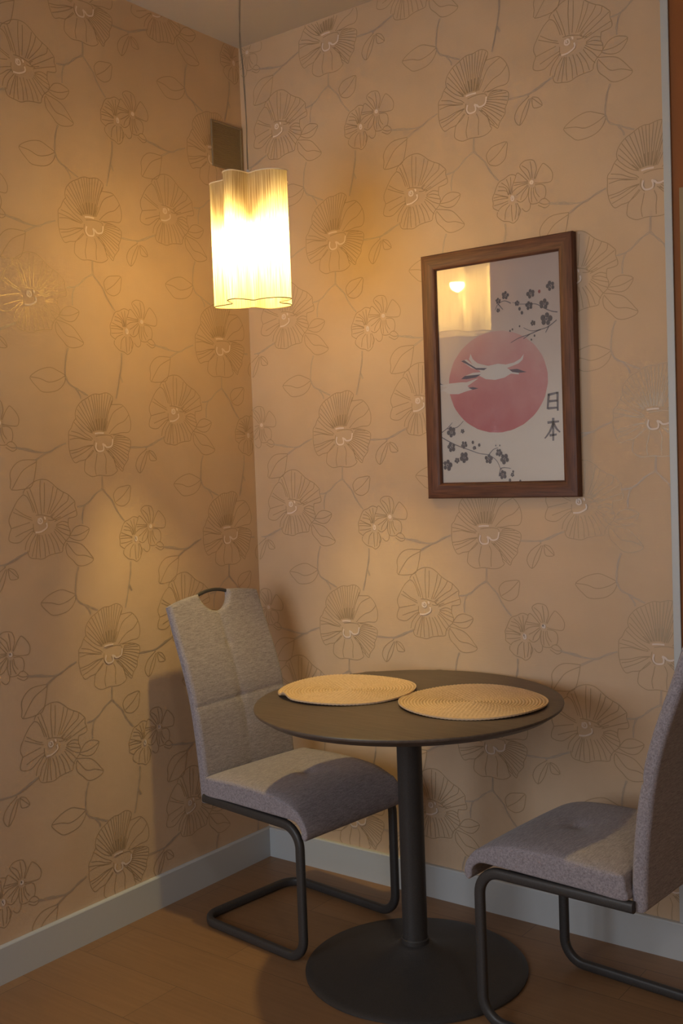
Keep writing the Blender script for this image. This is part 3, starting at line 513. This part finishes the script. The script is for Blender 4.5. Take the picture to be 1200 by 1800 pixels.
def make_seat(parent):
    # closed side profile (lx, z), dense
    top = [(0.004, 0.412), (0.002, 0.44), (0.006, 0.464), (0.022, 0.473), (0.08, 0.478), (0.16, 0.480), (0.24, 0.479), (0.31, 0.474), (0.36, 0.463), (0.400, 0.443), (0.427, 0.415), (0.438, 0.390), (0.438, 0.372), (0.428, 0.362), (0.418, 0.370), (0.4155, 0.388), (0.405, 0.402), (0.385, 0.411), (0.34, 0.412), (0.20, 0.412), (0.10, 0.412)]
    loop = [(p.x, p.y) for p in catmull([(a, b, 0) for a, b in top], 6, closed=True)]
    n_ = len(loop)
    nr = []
    for i in range(n_):
        a, b = loop[i - 1], loop[(i + 1) % n_]; t = Vector((b[0] - a[0], b[1] - a[1])).normalized(); nr.append((t.y, -t.x))
    # orientation: want outward normals
    area = sum(loop[i][0] * loop[(i + 1) % n_][1] - loop[(i + 1) % n_][0] * loop[i][1] for i in range(n_))
    sg = 1 if area > 0 else -1
    HW, r = 0.2105, 0.006; st = []
    for k in range(7): a = math.pi / 2 * k / 6; st.append((-(HW - r) - r * math.cos(a), r * (1 - math.sin(a))))
    for k in range(1, 30): st.append((-(HW - r) + 2 * (HW - r) * k / 30, 0.0))
    for k in range(7): a = math.pi / 2 * (1 - k / 6); st.append(((HW - r) + r * math.cos(a), r * (1 - math.sin(a))))
    v_ = []; f_ = []
    for (y, ins) in st:
        for i, (x, z) in enumerate(loop):
            # thin front flap may not be inset more than half its thickness
            k = ins
            X = x - sg * nr[i][0] * k; Z = z - sg * nr[i][1] * k
            if z > 0.43 and x < 0.40:
                d2 = (x - 0.235) ** 2 + y * y
                Z -= 0.011 * math.exp(-d2 / (2 * 0.016 ** 2)) + 0.007 * math.exp(-d2 / (2 * 0.06 ** 2))
                Z += (0.006 * (1 - (y / HW) ** 2) - 0.008 * abs(y / HW) ** 14) * min(1, max(0, x / 0.05)) * min(1, (z - 0.43) / 0.03)
                ang = math.atan2(y, x - 0.235); rr = math.sqrt(d2)
                Z += 0.0012 * math.cos(ang * 4) * math.exp(-((rr - 0.05) / 0.03) ** 2)
            v_.append((X, y, Z))
    for j in range(len(st) - 1):
        for i in range(n_):
            k = (i + 1) % n_; f_.append((j * n_ + i, j * n_ + k, (j + 1) * n_ + k, (j + 1) * n_ + i) if sg < 0 else (j * n_ + k, j * n_ + i, (j + 1) * n_ + i, (j + 1) * n_ + k))
    from mathutils.geometry import tessellate_polygon
    for b0 in (0, (len(st) - 1) * n_):
        for tri in tessellate_polygon([[Vector((v_[b0 + i][0], v_[b0 + i][2], 0)) for i in range(n_)]]): f_.append(tuple(b0 + q for q in tri))
    o = mesh('seat', v_, f_, fab, parent, sharp=75)
    bm = bmesh.new(); bm.from_mesh(o.data); bmesh.ops.recalc_face_normals(bm, faces=bm.faces); bm.to_mesh(o.data); bm.free()
    return o
FR = [(0.385, -0.003), (0.466, -0.005), (0.542, -0.011), (0.618, -0.020), (0.693, -0.032), (0.758, -0.049), (0.83, -0.073), (0.895, -0.099), (0.994, -0.133), (1.03, -0.146)]
def front(z):
    if z <= FR[0][0]: return FR[0][1]
    for (a, xa), (b, xb) in zip(FR, FR[1:]):
        if z <= b:
            t = (z - a) / (b - a); return xa + (xb - xa) * t
    return FR[-1][1]
def fsm(z): return sum(front(z + dz) for dz in (-0.04, -0.02, 0, 0.02, 0.04)) / 5
NRAD = 0.060
def ztop(y, hw):
    base = 1.010 - 0.020 * (y / hw) ** 2 - 0.004 * abs(y / hw) ** 8
    if abs(y) < NRAD + 0.0: base -= math.sqrt(max(0, NRAD ** 2 - y * y)) * 1.03
    return base
def make_back(parent):
    HWB, HWT, r = 0.191, 0.186, 0.013
    def hw(z): return HWB + (HWT - HWB) * max(0, (z - 0.5) / 0.5)
    ys = []
    for k in range(9): ys.append(-1 + 0.07 * (1 - math.cos(math.pi / 2 * k / 8)) * 1.0)
    m = NRAD / 0.187
    for k in range(1, 22): ys.append(-0.93 + (0.93 - m) * k / 22)
    for k in range(0, 25): ys.append(-m * math.cos(math.pi * k / 24))
    ys = [y for y in ys]; left = [y for y in ys if y < -m + 1e-6]; mid = [y for y in ys if y >= -m + 1e-6]
    ys = sorted(set([round(y, 6) for y in left + mid + [-y for y in left]]))
    # extra columns hugging the notch edge
    ys = sorted(set(ys + [-m - 0.006, -m - 0.02, m + 0.006, m + 0.02, -m - 0.045, m + 0.045]))
    tv = [0.0]
    N = 96
    vs = []
    for k in range(7): vs.append(0.018 * (1 - math.cos(math.pi / 2 * k / 6)))
    for k in range(1, N): vs.append(0.018 + (0.964) * k / N)
    for k in range(7): vs.append(1 - 0.018 * (1 - math.cos(math.pi / 2 * (1 - k / 6))))
    zb = 0.388
    F = []; B = []
    def edge(y, z, hwz):
        d = min(hwz - abs(y), z - zb, 1.012 - 0.020 * (y / hwz) ** 2 - z)
        rr = math.hypot(y, z - 1.010); d = min(d, rr - NRAD * 1.0 if z > 0.9 else d)
        return max(0.0, d)
    for s in ys:
        for vv_ in vs:
            y0 = s * 0.187; zt_ = ztop(y0, 0.187); z = zb + (zt_ - zb) * vv_; y = s * hw(z)
            d = edge(y, z, hw(z)); ins = r - math.sqrt(max(0, r * r - max(0, r - d) ** 2))
            th = 0.034 - 0.008 * max(0, (z - 0.6) / 0.4)
            puff = 0.0
            # seams: vertical centre line, main cross line, faint upper cross line
            zc = 0.680 + 0.10 * 0
            g1 = math.exp(-(y / 0.0045) ** 2) * (1 if z > 0.60 else math.exp(-((z - 0.60) / 0.05) ** 2))
            g2 = math.exp(-((z - zc) / 0.0045) ** 2); g3 = 0.3 * math.exp(-((z - 0.845) / 0.005) ** 2)
            bt1 = math.exp(-((y ** 2 + (z - 0.845) ** 2) / 0.010 ** 2)); bt2 = math.exp(-((y ** 2 + (z - zc) ** 2) / 0.014 ** 2))
            groove = max(g1 * 0.8, g2, g3) * 0.0035 + bt1 * 0.004 + bt2 * 0.004
            soft = 0.003 * (math.exp(-(y / 0.03) ** 2) + math.exp(-((z - zc) / 0.03) ** 2))
            if ins > 0.004: groove *= 0.3
            fx = fsm(z)
            slope = (fsm(z + 0.01) - fsm(z - 0.01)) / 0.02; nx, nz_ = 1 / math.hypot(1, slope), -slope / math.hypot(1, slope)
            o1 = 0.004 - ins - groove - soft * 0.8
            F.append((fx + nx * o1, y, z + nz_ * o1)); o2 = -th + ins
            B.append((fx + nx * o2, y, z + nz_ * o2))
    ny, nv = len(ys), len(vs); v_ = F + B; off = len(F); f_ = []
    for i in range(ny - 1):
        for j in range(nv - 1):
            a, b, c, d_ = i * nv + j, (i + 1) * nv + j, (i + 1) * nv + j + 1, i * nv + j + 1
            f_.append((a, b, c, d_)); f_.append((off + a, off + d_, off + c, off + b))
    for i in range(ny - 1):
        a, b = i * nv, (i + 1) * nv; f_.append((a, off + a, off + b, b))
        a, b = i * nv + nv - 1, (i + 1) * nv + nv - 1; f_.append((a, b, off + b, off + a))
    for j in range(nv - 1):
        a, b = j, j + 1; f_.append((a, b, off + b, off + a))
        a, b = (ny - 1) * nv + j, (ny - 1) * nv + j + 1; f_.append((a, off + a, off + b, b))
    o = mesh('backrest', v_, f_, fab, parent, sharp=80)
    bm = bmesh.new(); bm.from_mesh(o.data); bmesh.ops.recalc_face_normals(bm, faces=bm.faces); bm.to_mesh(o.data); bm.free()
    xh = fsm(1.0) - 0.012
    hp = [Vector((xh - 0.001 * (1 - (s / 1) ** 2), s * (NRAD + 0.004), 0.9995 + 0.012 * (1 - s * s))) for s in [k / 12 - 1 for k in range(25)]]
    hv_, hf_ = sweep(hp, 0.0055, 0.0045, (0, 0, 1), 14, 2.6); mesh('handle', hv_, hf_, black_metal, o, sharp=60)
    return o
def make_chair(loc, rz, label):
    c = empty('dining_chair', loc, rz); tag(c, label, 'chair', 'grey cantilever dining chairs')
    make_frame(c); make_seat(c); make_back(c)
    return c
ch1 = make_chair((0.2702, -0.3594, 0), R(-6.12), 'grey upholstered cantilever chair in the corner, facing the table, its backrest front visible')
def copy_tree(o, parent=None):
    c = o.copy(); COL.objects.link(c)
    if parent: c.parent = parent
    for k in list(o.children): copy_tree(k, c)
    return c
ch2 = copy_tree(ch1); ch2.location = (1.631, -0.4289, 0); ch2.rotation_euler = (0, 0, R(175.19))
ch2['label'] = 'grey upholstered cantilever chair at the right edge, backrest cut off, seen from behind'
for k in ch1.children:
    if k.name.startswith('backrest'): k.rotation_euler = (R(2.0), 0, 0); k.location = (0, 0.008, 0)
